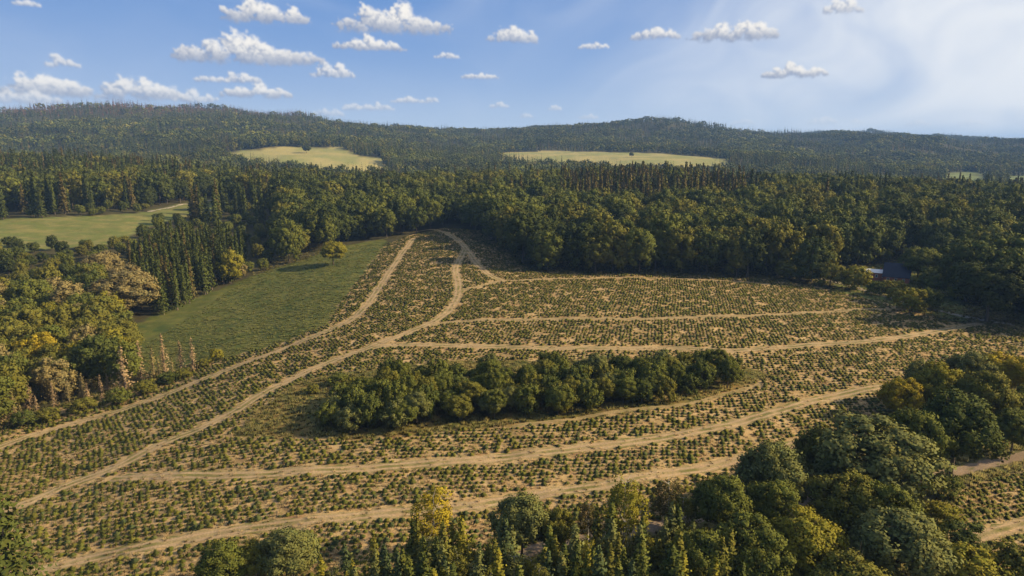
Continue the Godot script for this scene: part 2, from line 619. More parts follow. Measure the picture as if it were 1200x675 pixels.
func leaf_material(c: Color, glow := 0.45) -> StandardMaterial3D:
	var m := StandardMaterial3D.new()
	m.albedo_color = c.linear_to_srgb()
	m.vertex_color_use_as_albedo = true
	m.roughness = 0.75
	m.metallic_specular = 0.12
	m.backlight_enabled = true
	m.backlight = Color(glow, glow, glow * 0.6)
	return m


func plain(c: Color, rough := 0.85) -> StandardMaterial3D:
	var m := StandardMaterial3D.new()
	m.albedo_color = c.linear_to_srgb()
	m.roughness = rough
	m.metallic_specular = 0.3
	return m


func grain_image(size: int, seed_: int, freq: float, low: float, high: float, warm: float) -> ImageTexture:
	var n := FastNoiseLite.new()
	n.seed = seed_
	n.frequency = freq
	n.fractal_octaves = 5
	n.fractal_gain = 0.62
	var a := n.get_seamless_image(size, size).get_data()
	n.seed = seed_ + 1
	n.frequency = freq * 2.5
	var b := n.get_seamless_image(size, size).get_data()
	var out := PackedByteArray()
	out.resize(size * size * 3)
	for i in size * size:
		var t := (a[i] * 0.6 + b[i] * 0.4) / 255.0
		t = clampf((t - 0.5) * 1.7 + 0.5, 0.0, 1.0)
		var s := lerpf(low, high, t)
		var w := (b[i] / 255.0 - 0.5) * warm
		out[i * 3] = int(clampf(s + w, 0, 1) * 255)
		out[i * 3 + 1] = int(clampf(s, 0, 1) * 255)
		out[i * 3 + 2] = int(clampf(s - w, 0, 1) * 255)
	return ImageTexture.create_from_image(Image.create_from_data(size, size, false, Image.FORMAT_RGB8, out))


func make_materials():
	var g := StandardMaterial3D.new()
	g.vertex_color_use_as_albedo = true
	g.albedo_texture = grain_image(512, 50, 0.05, 0.70, 1.0, 0.10)
	g.uv1_triplanar = true
	g.uv1_world_triplanar = true
	g.uv1_scale = Vector3(0.09, 0.09, 0.09)
	g.detail_enabled = true
	g.detail_blend_mode = BaseMaterial3D.BLEND_MODE_MUL
	g.detail_uv_layer = BaseMaterial3D.DETAIL_UV_2
	g.detail_albedo = grain_image(512, 70, 0.02, 0.84, 1.0, 0.04)
	g.uv2_triplanar = true
	g.uv2_world_triplanar = true
	g.uv2_scale = Vector3(0.013, 0.013, 0.013)
	g.roughness = 0.95
	g.metallic_specular = 0.15
	M.ground = g
	M.bark = plain(Color(0.09, 0.07, 0.05))
	M.pale_bark = plain(Color(0.5, 0.47, 0.42))
	M.grey_bark = plain(Color(0.17, 0.13, 0.10))
	foliage_tints = {
		"dark green": Color(0.044, 0.054, 0.014), "deep green": Color(0.066, 0.078, 0.018), "mid green": Color(0.098, 0.107, 0.021), "olive green": Color(0.120, 0.114, 0.021),
		"yellow-green": Color(0.175, 0.158, 0.020), "golden yellow": Color(0.26, 0.20, 0.018), "straw brown": Color(0.19, 0.152, 0.06), "grey-green": Color(0.130, 0.134, 0.041),
		"blue-green": Color(0.062, 0.080, 0.030), "brownish": Color(0.10, 0.080, 0.026), "dry tan": Color(0.27, 0.19, 0.10)}
	for k in foliage_tints:
		M[k] = leaf_material(foliage_tints[k])
	M.varied = leaf_material(Color(1, 1, 1))      # tint comes with each copy
	M.straw = leaf_material(Color(1, 1, 1), 0.3)


# ================================================================ tree shapes
class Buf:
	var v := PackedVector3Array()
	var n := PackedVector3Array()
	var c := PackedColorArray()
	func tri(a: Vector3, b: Vector3, d: Vector3, na: Vector3, nb: Vector3, nd: Vector3, col: Color):
		# front faces run clockwise; turned so that the front agrees with the normals given
		var geo := (d - a).cross(b - a)
		v.append(a)
		n.append(na)
		if geo.dot(na + nb + nd) >= 0.0:
			v.append(b)
			v.append(d)
			n.append(nb)
			n.append(nd)
		else:
			v.append(d)
			v.append(b)
			n.append(nd)
			n.append(nb)
		c.append(col)
		c.append(col)
		c.append(col)
	func surface(me: ArrayMesh, m: Material):
		var arr := []
		arr.resize(Mesh.ARRAY_MAX)
		arr[Mesh.ARRAY_VERTEX] = v
		arr[Mesh.ARRAY_NORMAL] = n
		arr[Mesh.ARRAY_COLOR] = c
		me.add_surface_from_arrays(Mesh.PRIMITIVE_TRIANGLES, arr)
		me.surface_set_material(me.get_surface_count() - 1, m)
	func mesh(m: Material) -> ArrayMesh:
		var me := ArrayMesh.new()
		surface(me, m)
		return me


func rnd_dir(r: RandomNumberGenerator) -> Vector3:
	var y := r.randf_range(-1, 1)
	var a := r.randf_range(0, TAU)
	var s := sqrt(1.0 - y * y)
	return Vector3(cos(a) * s, y, sin(a) * s)


func leaf(b: Buf, at: Vector3, face: Vector3, out: Vector3, size: float, col: Color, r: RandomNumberGenerator):
	var t := face.cross(rnd_dir(r)).normalized()
	var w := face.cross(t)
	var nn := (face * 0.45 + out * 0.6).normalized()
	var p := at + t * size
	var q := at - t * size
	var s := at + w * size * 0.62 - face * size * 0.15
	var u := at - w * size * 0.62 - face * size * 0.15
	b.tri(p, s, q, nn, nn, nn, col)
	b.tri(p, q, u, nn, nn, nn, col)


var ICO := []
var ICO_F := []

func make_ico():
	var g := (1.0 + sqrt(5.0)) / 2.0
	for p in [[-1, g, 0], [1, g, 0], [-1, -g, 0], [1, -g, 0], [0, -1, g], [0, 1, g], [0, -1, -g], [0, 1, -g], [g, 0, -1], [g, 0, 1], [-g, 0, -1], [-g, 0, 1]]:
		ICO.append(Vector3(p[0], p[1], p[2]).normalized())
	ICO_F = [[0, 11, 5], [0, 5, 1], [0, 1, 7], [0, 7, 10], [0, 10, 11], [1, 5, 9], [5, 11, 4], [11, 10, 2], [10, 7, 6], [7, 1, 8], [3, 9, 4], [3, 4, 2], [3, 2, 6], [3, 6, 8], [3, 8, 9], [4, 9, 5], [2, 4, 11], [6, 2, 10], [8, 6, 7], [9, 8, 1]]


func crown_of(seed_: int, tall: float, wide: float, base: float, clumps: int, leaves: int, size: float, open := 0.0) -> Buf:
	# leaf sprays gathered in clumps over an uneven crown
	var r := RandomNumberGenerator.new()
	r.seed = seed_
	var b := Buf.new()
	var mid := (base + tall) * 0.5
	var hh := (tall - base) * 0.5
	var lop := rnd_dir(r)
	var lop2 := rnd_dir(r)
	var centres := []
	for k in clumps:
		var y := 1.0 - (k + 0.5) / clumps * 1.86
		var a := k * 2.39996 + r.randf_range(-0.5, 0.5)
		var s := sqrt(maxf(0.0, 1.0 - y * y))
		var d := Vector3(cos(a) * s, y, sin(a) * s)
		var lobe := 1.0 + 0.15 * sin(d.dot(lop) * 3.5 + seed_) + 0.12 * sin(d.dot(lop2) * 6.0)
		var rad := r.randf_range(0.66, 0.84) * lobe
		if k % 5 == 0:
			rad *= 0.55
		var rc := wide * r.randf_range(0.20, 0.34) * (1.3 if clumps < 30 else (0.74 if clumps > 80 else 1.0))
		centres.append([Vector3(d.x * wide * rad, mid + d.y * hh * rad, d.z * wide * rad), rc, d])
	for e in centres:
		var cc: Vector3 = e[0]
		var rc: float = e[1]
		var out0: Vector3 = e[2]
		var tone := r.randf_range(0.82, 1.2)
		var hue := r.randf_range(-0.10, 0.10)
		if open < 0.5:
			var core := []
			for p in ICO:
				core.append(cc + p * rc * r.randf_range(0.40, 0.70))
			var cm := Color(tone, tone, tone)
			for f in ICO_F:
				b.tri(core[f[0]], core[f[1]], core[f[2]], ICO[f[0]], ICO[f[1]], ICO[f[2]], cm)
		for k in leaves:
			var d := rnd_dir(r)
			if d.dot(out0) < -0.45 or (d.y < -0.7 and r.randf() < 0.7):
				d = -d
			var at := cc + d * rc * r.randf_range(0.62, 1.32) * Vector3(1.0, 0.85, 1.0)
			var face := (d * 0.8 + rnd_dir(r) * 0.7 + Vector3(0, 0.25, 0)).normalized()
			var t := tone * r.randf_range(0.72, 1.32)
			var hx := hue + r.randf_range(-0.08, 0.08)
			leaf(b, at, face, (d * 0.7 + out0 * 0.3).normalized(), size * r.randf_range(0.6, 1.3), Color(t * (1.0 + hx), t, t * (1.0 - hx * 1.5)), r)
	return b


func tube(b: Buf, a: Vector3, c: Vector3, ra: float, rc: float, sides: int):
	var f := (c - a).normalized()
	var s := f.cross(Vector3(0.3, 0.2, 0.9)).normalized()
	var t := f.cross(s)
	for k in sides:
		var d0 := s * cos(TAU * k / sides) + t * sin(TAU * k / sides)
		var d1 := s * cos(TAU * (k + 1) / sides) + t * sin(TAU * (k + 1) / sides)
		b.tri(a + d0 * ra, c + d0 * rc, a + d1 * ra, d0, d0, d1, Color.WHITE)
		b.tri(a + d1 * ra, c + d0 * rc, c + d1 * rc, d1, d0, d1, Color.WHITE)


func trunk_of(seed_: int, tall: float, wide: float, rad: float, limbs: int) -> Buf:
	var r := RandomNumberGenerator.new()
	r.seed = seed_
	var b := Buf.new()
	var p := Vector3(0, -0.6, 0)
	var w := rad
	for k in 4:
		var q := Vector3(r.randf_range(-1, 1) * wide * 0.05, tall * 0.8 * (k + 1) / 4.0, r.randf_range(-1, 1) * wide * 0.05)
		tube(b, p, q, w, w * 0.75, 6)
		if k > 0:
			for j in limbs:
				var a := r.randf_range(0, TAU)
				var end := q + Vector3(cos(a), r.randf_range(0.4, 0.9), sin(a)) * wide * r.randf_range(0.4, 0.62)
				tube(b, q, end, w * 0.42, w * 0.1, 4)
		p = q
		w *= 0.75
	return b


func conifer_of(seed_: int, tall: float, wide: float, whorls: int, per: int, skirt: float, droop: float, sparse := 0.0) -> Buf:
	var r := RandomNumberGenerator.new()
	r.seed = seed_
	var b := Buf.new()
	for k in whorls:
		var t := skirt + (1.0 - skirt) * (k + r.randf_range(0.0, 0.7)) / whorls
		var reach := wide * pow(1.0 - (t - skirt) / (1.0 - skirt), 0.85) * r.randf_range(0.72, 1.15) + wide * 0.06
		var spin := r.randf_range(0, TAU)
		var n := per if t < 0.8 else maxi(4, per - 2)
		for j in n:
			if r.randf() < sparse:
				continue
			var a := spin + TAU * (j + r.randf_range(-0.25, 0.25)) / n
			var l := reach * r.randf_range(0.5, 1.25)
			var o := Vector3(cos(a), 0, sin(a))
			var sd := Vector3(-sin(a), 0, cos(a))
			var y0 := t * tall + r.randf_range(-0.5, 0.5) * tall / whorls
			var root := Vector3(0, y0, 0)
			var tip := o * l + Vector3(0, y0 - l * droop * r.randf_range(0.6, 1.3), 0)
			var mid_ := root.lerp(tip, 0.55) + Vector3(0, l * 0.10, 0)
			var ww := l * r.randf_range(0.16, 0.30) * (8.0 / per) * (1.5 if whorls < 12 else 1.0)
			var hang := Vector3(0, -l * 0.22, 0)
			var p := mid_ + sd * ww + hang
			var q := mid_ - sd * ww + hang
			var up := (o * 0.7 + Vector3(0, 0.6, 0) + rnd_dir(r) * 0.45).normalized()
			var sl := (up + sd * 0.6).normalized()
			var sr := (up - sd * 0.6).normalized()
			var tone := r.randf_range(0.6, 1.4)
			var hx := r.randf_range(-0.08, 0.12)
			var col := Color(tone * (1.0 + hx), tone, tone * (1.0 - hx))
			b.tri(root, p, mid_, up, sl, up, col)
			b.tri(mid_, p, tip, up, sl, up, col * 1.12)
			b.tri(root, mid_, q, up, up, sr, col)
			b.tri(mid_, tip, q, up, up, sr, col * 1.12)
	# leader
	for j in 3:
		var a := TAU * j / 3.0
		var o := Vector3(cos(a), 0, sin(a))
		var o2 := Vector3(cos(a + 2.1), 0, sin(a + 2.1))
		b.tri(o * wide * 0.07 + Vector3(0, tall * 0.93, 0), Vector3(0, tall * 1.03, 0), o2 * wide * 0.07 + Vector3(0, tall * 0.93, 0), o, o, o2, Color.WHITE)
	return b


func bough_conifer(seed_: int, tall: float, wide: float, whorls: int, per: int, sprays: int, size: float, skirt: float, rise: float, sparse: float) -> Buf:
	var r := RandomNumberGenerator.new()
	r.seed = seed_
	var b := Buf.new()
	for k in whorls:
		var t := skirt + (1.0 - skirt) * (k + r.randf_range(0.0, 0.9)) / whorls
		var reach := wide * pow(1.0 - (t - skirt) / (1.0 - skirt), 0.8) * r.randf_range(0.7, 1.15) + wide * 0.07
		var n := per if t < 0.75 else maxi(4, per - 3)
		var spin := r.randf_range(0, TAU)
		for j in n:
			if r.randf() < sparse:
				continue
			var a := spin + TAU * (j + r.randf_range(-0.4, 0.4)) / n
			var l := reach * r.randf_range(0.55, 1.2)
			var o := Vector3(cos(a), 0, sin(a))
			var sd := Vector3(-sin(a), 0, cos(a))
			var root := Vector3(0, t * tall + r.randf_range(-0.5, 0.5) * tall / whorls, 0)
			var tone := r.randf_range(0.75, 1.25)
			var hue := r.randf_range(-0.1, 0.1)
			var m := maxi(2, int(sprays * (0.35 + 0.65 * l / wide)))
			for e in m:
				var f := (e + r.randf_range(0.2, 0.9)) / m
				var at := root + o * l * f + sd * r.randf_range(-0.2, 0.2) * l * (1.1 - f) + Vector3(0, rise * l * f - 0.12 * l * f * f + r.randf_range(-0.05, 0.05) * wide, 0)
				var face := (o * 0.45 + Vector3(0, 0.6, 0) + rnd_dir(r) * 0.7).normalized()
				var q := tone * r.randf_range(0.75, 1.3)
				leaf(b, at, face, (o * 0.65 + Vector3(0, 0.5, 0)).normalized(), size * r.randf_range(0.65, 1.3) * (1.15 - 0.4 * f), Color(q * (1.0 + hue), q, q * (1.0 - hue)), r)
	for k in 5:
		leaf(b, Vector3(0, tall * (0.95 + 0.015 * k), 0), rnd_dir(r), Vector3.UP, size * 0.5, Color.WHITE, r)
	return b


func conifer_trunk(tall: float, rad: float) -> Buf:
	var b := Buf.new()
	tube(b, Vector3(0, -0.5, 0), Vector3(0, tall * 0.5, 0), rad, rad * 0.55, 6)
	tube(b, Vector3(0, tall * 0.5, 0), Vector3(0, tall * 0.97, 0), rad * 0.55, rad * 0.08, 5)
	return b


func fir_of(seed_: int) -> Buf:
	# knee- to chest-high young fir: bushy, a little wider than tall, upturned twigs
	var r := RandomNumberGenerator.new()
	r.seed = seed_
	var b := Buf.new()
	var tiers := 5
	for k in tiers:
		var t := k / float(tiers)
		var reach := 0.66 * pow(1.0 - t, 0.7) + 0.06
		var n := 8 - k
		var spin := r.randf_range(0, TAU)
		for j in n:
			var a := spin + TAU * (j + r.randf_range(-0.3, 0.3)) / n
			var l := reach * r.randf_range(0.72, 1.2)
			var o := Vector3(cos(a), 0, sin(a))
			var sd := Vector3(-sin(a), 0, cos(a))
			var root := Vector3(0, 0.06 + t * 0.78, 0)
			var tip := root + o * l + Vector3(0, l * r.randf_range(0.05, 0.42), 0)
			var m := root.lerp(tip, 0.6) + Vector3(0, 0.05, 0)
			var ww := l * 0.36
			var up := (o * 0.6 + Vector3(0, 0.75, 0)).normalized()
			var tone := r.randf_range(0.7, 1.3)
			var col := Color(tone, tone, tone * 0.95)
			var fresh := Color(tone * 1.5, tone * 1.4, tone * 0.95)
			b.tri(root, m + sd * ww - Vector3(0, 0.07, 0), tip, up, (up + sd * 0.6).normalized(), up, col)
			b.tri(root, tip, m - sd * ww - Vector3(0, 0.07, 0), up, up, (up - sd * 0.6).normalized(), col)
			b.tri(m + sd * ww * 0.4, tip + Vector3(0, 0.07, 0), m - sd * ww * 0.4, up, up, up, fresh)
	for j in 3:
		var a := TAU * j / 3.0
		var o := Vector3(cos(a), 0, sin(a)) * 0.06
		var o2 := Vector3(cos(a + 2.1), 0, sin(a + 2.1)) * 0.06
		b.tri(o + Vector3(0, 0.7, 0), Vector3(0, 0.98, 0), o2 + Vector3(0, 0.7, 0), o, o, o2, Color(1.3, 1.25, 0.9))
	return b


func tuft_of(seed_: int) -> Buf:
	var r := RandomNumberGenerator.new()
	r.seed = seed_
	var b := Buf.new()
	for k in 16:
		var a := r.randf_range(0, TAU)
		var o := Vector3(cos(a), 0, sin(a))
		var sd := Vector3(-sin(a), 0, cos(a)) * 0.05
		var root := o * r.randf_range(0.0, 0.30)
		var tip := root + o * r.randf_range(0.1, 0.3) + Vector3(0, r.randf_range(0.15, 0.42), 0)
		var t := r.randf_range(0.75, 1.25)
		b.tri(root - sd, tip, root + sd, (o * 0.4 + Vector3.UP).normalized(), Vector3.UP, (o * 0.4 + Vector3.UP).normalized(), Color(t, t, t))
	return b


var near_crowns := []
var near_trunks := []
var mid_crowns := []
var mid_trunks := []
var small_crowns := []
var far_crowns := []
var dot_crowns := []
var birch_crowns := []
var birch_trunks := []
var spruce_trunks := []
var larches := []
var young := []
var mid_spruces := []
var far_spruces := []
var dot_spruces := []
var dead := []
var firs := []
var tufts := []

func make_meshes():
	make_ico()
	# all tree shapes are 10 m tall and about 4 m in crown radius; copies are scaled
	for k in 5:
		near_crowns.append(crown_of(100 + k, 10.0, 4.0, 1.2 + 0.3 * k, 125, 105, 0.17).mesh(M.varied))
		near_trunks.append(trunk_of(150 + k, 10.0, 4.0, 0.22, 3).mesh(M.bark))
	for k in 6:
		mid_crowns.append(crown_of(200 + k, 10.0, 4.0, 0.4 + 0.2 * k, 64, 44, 0.25).mesh(M.varied))
		mid_trunks.append(trunk_of(250 + k, 10.0, 4.0, 0.2, 2).mesh(M.bark))
	for k in 3:
		small_crowns.append(crown_of(300 + k, 10.0, 5.2, 0.1, 44, 52, 0.34).mesh(M.varied))
		birch_crowns.append(crown_of(330 + k, 10.0, 2.6, 1.4, 60, 60, 0.15, 1.0).mesh(M.varied))
		birch_trunks.append(trunk_of(340 + k, 11.0, 2.4, 0.13, 3).mesh(M.pale_bark))
	for k in 4:
		far_crowns.append(crown_of(400 + k, 10.0, 4.2, 0.8, 20, 11, 0.55).mesh(M.varied))
		dot_crowns.append(crown_of(430 + k, 10.0, 4.4, 0.8, 8, 7, 0.95).mesh(M.varied))
	for k in 4:
		mid_spruces.append(bough_conifer(520 + k, 10.0, 1.6, 34, 8, 4, 0.34, 0.10, -0.25, 0.1).mesh(M.varied))
		far_spruces.append(conifer_of(540 + k, 10.0, 1.9, 11, 7, 0.08, 0.45).mesh(M.varied))
		dot_spruces.append(conifer_of(560 + k, 10.0, 2.1, 7, 6, 0.08, 0.45).mesh(M.varied))
		young.append(bough_conifer(580 + k, 10.0, 2.1, 34, 8, 6, 0.30, 0.02, 0.12, 0.08).mesh(M.varied))
		dead.append(bough_conifer(600 + k, 10.0, 1.7, 34, 7, 5, 0.20, 0.05, -0.3, 0.25).mesh(M.varied))
	larches.append(bough_conifer(590, 10.0, 3.2, 44, 8, 11, 0.20, 0.06, 0.08, 0.22).mesh(M.varied))
	spruce_trunks.append(conifer_trunk(10.0, 0.17).mesh(M.grey_bark))
	for k in 6:
		firs.append(fir_of(700 + k).mesh(M.varied))
	for k in 2:
		tufts.append(tuft_of(720 + k).mesh(M.straw))


# ================================================================ single trees
func tree(called: String, crown: Mesh, trunk: Mesh, at: Vector3, tall: float, radius: float, shape_radius: float, tint: String, bark: Material, label: String, category: String, group := "") -> Node3D:
	var o := Node3D.new()
	o.position = at
	var s := radius / shape_radius
	var turn := rng.randf_range(0, TAU)
	var c := MeshInstance3D.new()
	c.name = "crown"
	c.mesh = crown
	c.material_override = M[tint]
	var t := MeshInstance3D.new()
	t.name = "trunk"
	t.mesh = trunk
	t.material_override = bark
	for p in [c, t]:
		p.basis = Basis(Vector3.UP, turn).scaled(Vector3(s, tall / 10.0, s))
	add_named(o, called)
	o.add_child(t)
	o.add_child(c)
	tag(o, label, category, group)
	return o


func at_crown(u: float, v: float, rpx: float, tall: float, slim := true) -> Array:
	# the tree whose crown middle shows at that pixel: [base, radius]
	var p := hit(u, v, tall * 0.58)
	var top := p + Vector3(0, tall * 0.58, 0)
	var wide := rpx * depth_of(top) / FOCAL
	if slim and wide * 1.75 > tall:
		return at_crown(u, v, rpx, wide * 1.8, false)
	return [p, wide, tall]


func broad(u, v, rpx, tall, tint, label, called := "broadleaf_tree", category := "tree", group := ""):
	var a := at_crown(u, v, rpx, tall)
	var k := rng.randi() % 5
	taken.append(Vector3(a[0].x, a[0].z, a[1]))
	return tree(called, near_crowns[k], near_trunks[k], a[0], a[2], a[1], 4.0, tint, M.bark, label, category, group)


func bush(u, v, rpx, tall, tint, label, group := ""):
	var a := at_crown(u, v, rpx, tall, false)
	var k := rng.randi() % 3
	return tree("bush", small_crowns[k], near_trunks[k], a[0], tall, a[1], 5.0, tint, M.bark, label, "bush", group)


func birch(u, v, rpx, tall, tint, label, group := ""):
	var a := at_crown(u, v, rpx, tall)
	var k := rng.randi() % 3
	taken.append(Vector3(a[0].x, a[0].z, a[1]))
	return tree("birch_tree", birch_crowns[k], birch_trunks[k], a[0], a[2], a[1], 2.5, tint, M.pale_bark, label, "tree", group)


var taken := []

func plant_foreground():
	# the belt of big trees between the two plantations
	broad(1027, 538, 64, 17, "grey-green", "largest rounded grey-green tree of the belt beside the lower field")
	broad(1122, 500, 46, 18, "deep green", "tall deep green tree beside the lane bend")
	broad(1100, 452, 27, 14, "yellow-green", "yellow-green tree behind the tall deep green tree at the lane bend")
	broad(1058, 462, 24, 11, "golden yellow", "small golden yellow tree at the end of the middle track")
	broad(1165, 436, 27, 12, "golden yellow", "golden yellow tree standing past the lane bend, at the plantation edge", "broadleaf_tree", "tree", "golden trees past the lane bend")
	broad(1196, 440, 27, 12, "golden yellow", "golden yellow tree standing past the lane bend, at the plantation edge", "broadleaf_tree", "tree", "golden trees past the lane bend")
	broad(1136, 434, 25, 13, "grey-green", "slender grey-green tree among the golden trees past the lane bend")
	broad(1182, 478, 26, 10, "olive green", "low olive tree on the lane side of the golden trees")
	broad(1082, 444, 24, 12, "grey-green", "grey-green tree between the small golden tree and the tall deep green one")
	broad(1222, 470, 30, 12, "olive green", "olive tree past the golden trees, farthest from the lane bend")
	broad(905, 552, 40, 14, "grey-green", "soft grey-green tree where the lowest track meets the belt")
	broad(962, 530, 32, 13, "olive green", "dark olive tree leaning against the largest tree of the belt")
	broad(995, 594, 40, 13, "olive green", "rounded olive tree in front of the largest tree of the belt")
	broad(944, 640, 44, 12, "yellow-green", "yellowish green tree at the lower end of the belt")
	broad(1052, 640, 56, 14, "grey-green", "pale grey-green willow-like tree at the foot of the belt")
	broad(846, 590, 34, 12, "mid green", "green tree at the thin end of the belt beside the lane", "broadleaf_tree", "tree", "trees at the thin end of the belt")
	broad(880, 645, 42, 12, "mid green", "green tree at the thin end of the belt beside the lane", "broadleaf_tree", "tree", "trees at the thin end of the belt")
	broad(820, 655, 34, 11, "mid green", "green tree at the thin end of the belt beside the lane", "broadleaf_tree", "tree", "trees at the thin end of the belt")
	broad(904, 592, 32, 11, "mid green", "mid green tree in front of the soft grey-green one")
	broad(1000, 690, 50, 12, "olive green", "olive tree half hidden behind the pale willow-like tree")
	broad(1074, 516, 34, 16, "mid green", "mid green tree between the largest tree and the tall deep green one")
	broad(1036, 604, 36, 13, "mid green", "mid green tree in front of the largest tree, above the willow-like one")
	broad(1152, 466, 34, 16, "olive green", "tall olive tree just behind the tall deep green tree at the bend")
	broad(1188, 502, 24, 10, "mid green", "low green tree on the plantation side of the lane bend")
	bush(1108, 566, 17, 4.5, "mid green", "round green bush on the corner of the lower field")
	bush(1128, 628, 27, 5.5, "deep green", "deep green bush beside the lower field's track")
	bush(1100, 600, 20, 4.5, "yellow-green", "yellow-green bush between the belt and the lower field")
	bush(1140, 660, 34, 6.0, "yellow-green", "wide yellow-green bush below the lower field's track")
	bush(1196, 655, 27, 6.0, "olive green", "olive bush below the lower field's track, at its far end")
	# along the lane
	birch(732, 598, 25, 14, "yellow-green", "bright yellow-green birch standing over the lane")
	birch(784, 585, 20, 9, "brownish", "thin brownish birch beside the bright yellow-green one")
	birch(690, 606, 14, 7, "brownish", "low thin birch on the field side of the lane")
	birch(800, 600, 16, 8, "olive green", "slim olive birch on the field side of the lane")
	birch(508, 606, 25, 11, "golden yellow", "golden birch with thin leaves below the lowest track")
	broad(611, 612, 33, 11, "grey-green", "rounded grey-green tree among the young conifers")
	broad(650, 622, 22, 9, "olive green", "small olive tree beside the rounded grey-green one")
	broad(338, 646, 34, 9, "grey-green", "broad grey-green tree below the lowest track", "broadleaf_tree", "tree")
	broad(262, 660, 32, 8, "mid green", "low spreading green tree below the lowest track")
	broad(300, 655, 22, 7, "olive green", "small olive tree between the two low trees below the track")
	bush(690, 655, 26, 6, "mid green", "leafy green bush among the young conifers by the lane")
	bush(775, 655, 26, 6, "mid green", "green bush beside the lane's shaded end")
	# the conifer at the near corner of the field
	var a := hit(22, 735)
	tree("larch_tree", larches[0], spruce_trunks[0], a, 21.0, 6.5, 3.0, "deep green", M.grey_bark, "large dark larch with open branches at the field corner", "tree")
	# rows of young conifers along the lane
	var tints := ["olive green", "mid green", "blue-green", "deep green", "grey-green", "mid green", "olive green", "yellow-green"]
	for k in 185:
		var u := rng.randf_range(372.0, 868.0)
		var edge := 706.0 - 26.0 * smoothstep(420.0, 820.0, u)
		var p := hit(u, edge + rng.randf_range(-16, 60))
		var t: String = tints[rng.randi() % 8]
		var tall := lerpf(4.0, 11.5, pow(rng.randf(), 0.8)) * (0.75 + 0.25 * smoothstep(380.0, 520.0, u))
		tree("young_spruce", young[rng.randi() % 4], spruce_trunks[0], p, tall, 0.5 + tall * rng.randf_range(0.15, 0.21), 2.1, t, M.grey_bark, t + " young spruce in the rows along the shaded lane", "tree", "young spruces along the lane")
	for k in 26:
		var u := rng.randf_range(385.0, 860.0)
		var p := hit(u, 700.0 - 20.0 * smoothstep(420.0, 820.0, u) + rng.randf_range(-10, 40))
		var t: String = ["yellow-green", "grey-green", "olive green"][rng.randi() % 3]
		var b := rng.randi() % 3
		tree("birch_tree", birch_crowns[b], birch_trunks[b], p, rng.randf_range(5.0, 9.0), rng.randf_range(1.3, 2.2), 2.6, t, M.pale_bark, t + " young birch growing up among the young spruces", "tree", "young birches among the young spruces")


func scatter_in(called: String, cell: float, seed_: int) -> Array:
	var r := RandomNumberGenerator.new()
	r.seed = seed_
	var out := []
	var b: Rect2 = boxes[called]
	var z := b.position.y
	while z < b.end.y:
		var x := b.position.x
		while x < b.end.x:
			var p := Vector2(x + r.randf_range(-0.42, 0.42) * cell, z + r.randf_range(-0.42, 0.42) * cell)
			if Geometry2D.is_point_in_polygon(p, zone[called]):
				out.append(p)
			x += cell
		z += cell
	return out


func plant_grove():
	var tints := ["deep green", "mid green", "mid green", "grey-green", "mid green", "olive green"]
	for p in scatter_in("grove", 4.4, 41):
		var at := Vector3(p.x, land(p.x, p.y), p.y)
		var k := rng.randi() % 5
		var t: String = tints[rng.randi() % 6]
		var west := smoothstep(-46.0, -28.0, p.x)
		var tall := rng.randf_range(5.6, 9.0) * (0.65 + 0.35 * west)
		var rad := rng.randf_range(2.5, 3.5)
		var low := rng.randf() < 0.6
		tree("grove_tree", small_crowns[k % 3] if low else near_crowns[k], near_trunks[k], at, tall, rad, 5.2 if low else 4.0, t, M.bark, t + " leafy tree in the grove inside the plantation", "tree", "trees of the grove inside the plantation")
	bush(396, 443, 12, 3.0, "mid green", "low green bush at the grassy end of the grove, nearer the track")
	bush(366, 455, 8, 2.2, "olive green", "small bush casting a dark shadow on the grassy end of the grove")
	bush(420, 447, 13, 3.5, "olive green", "olive bush joining the grassy end to the grove")


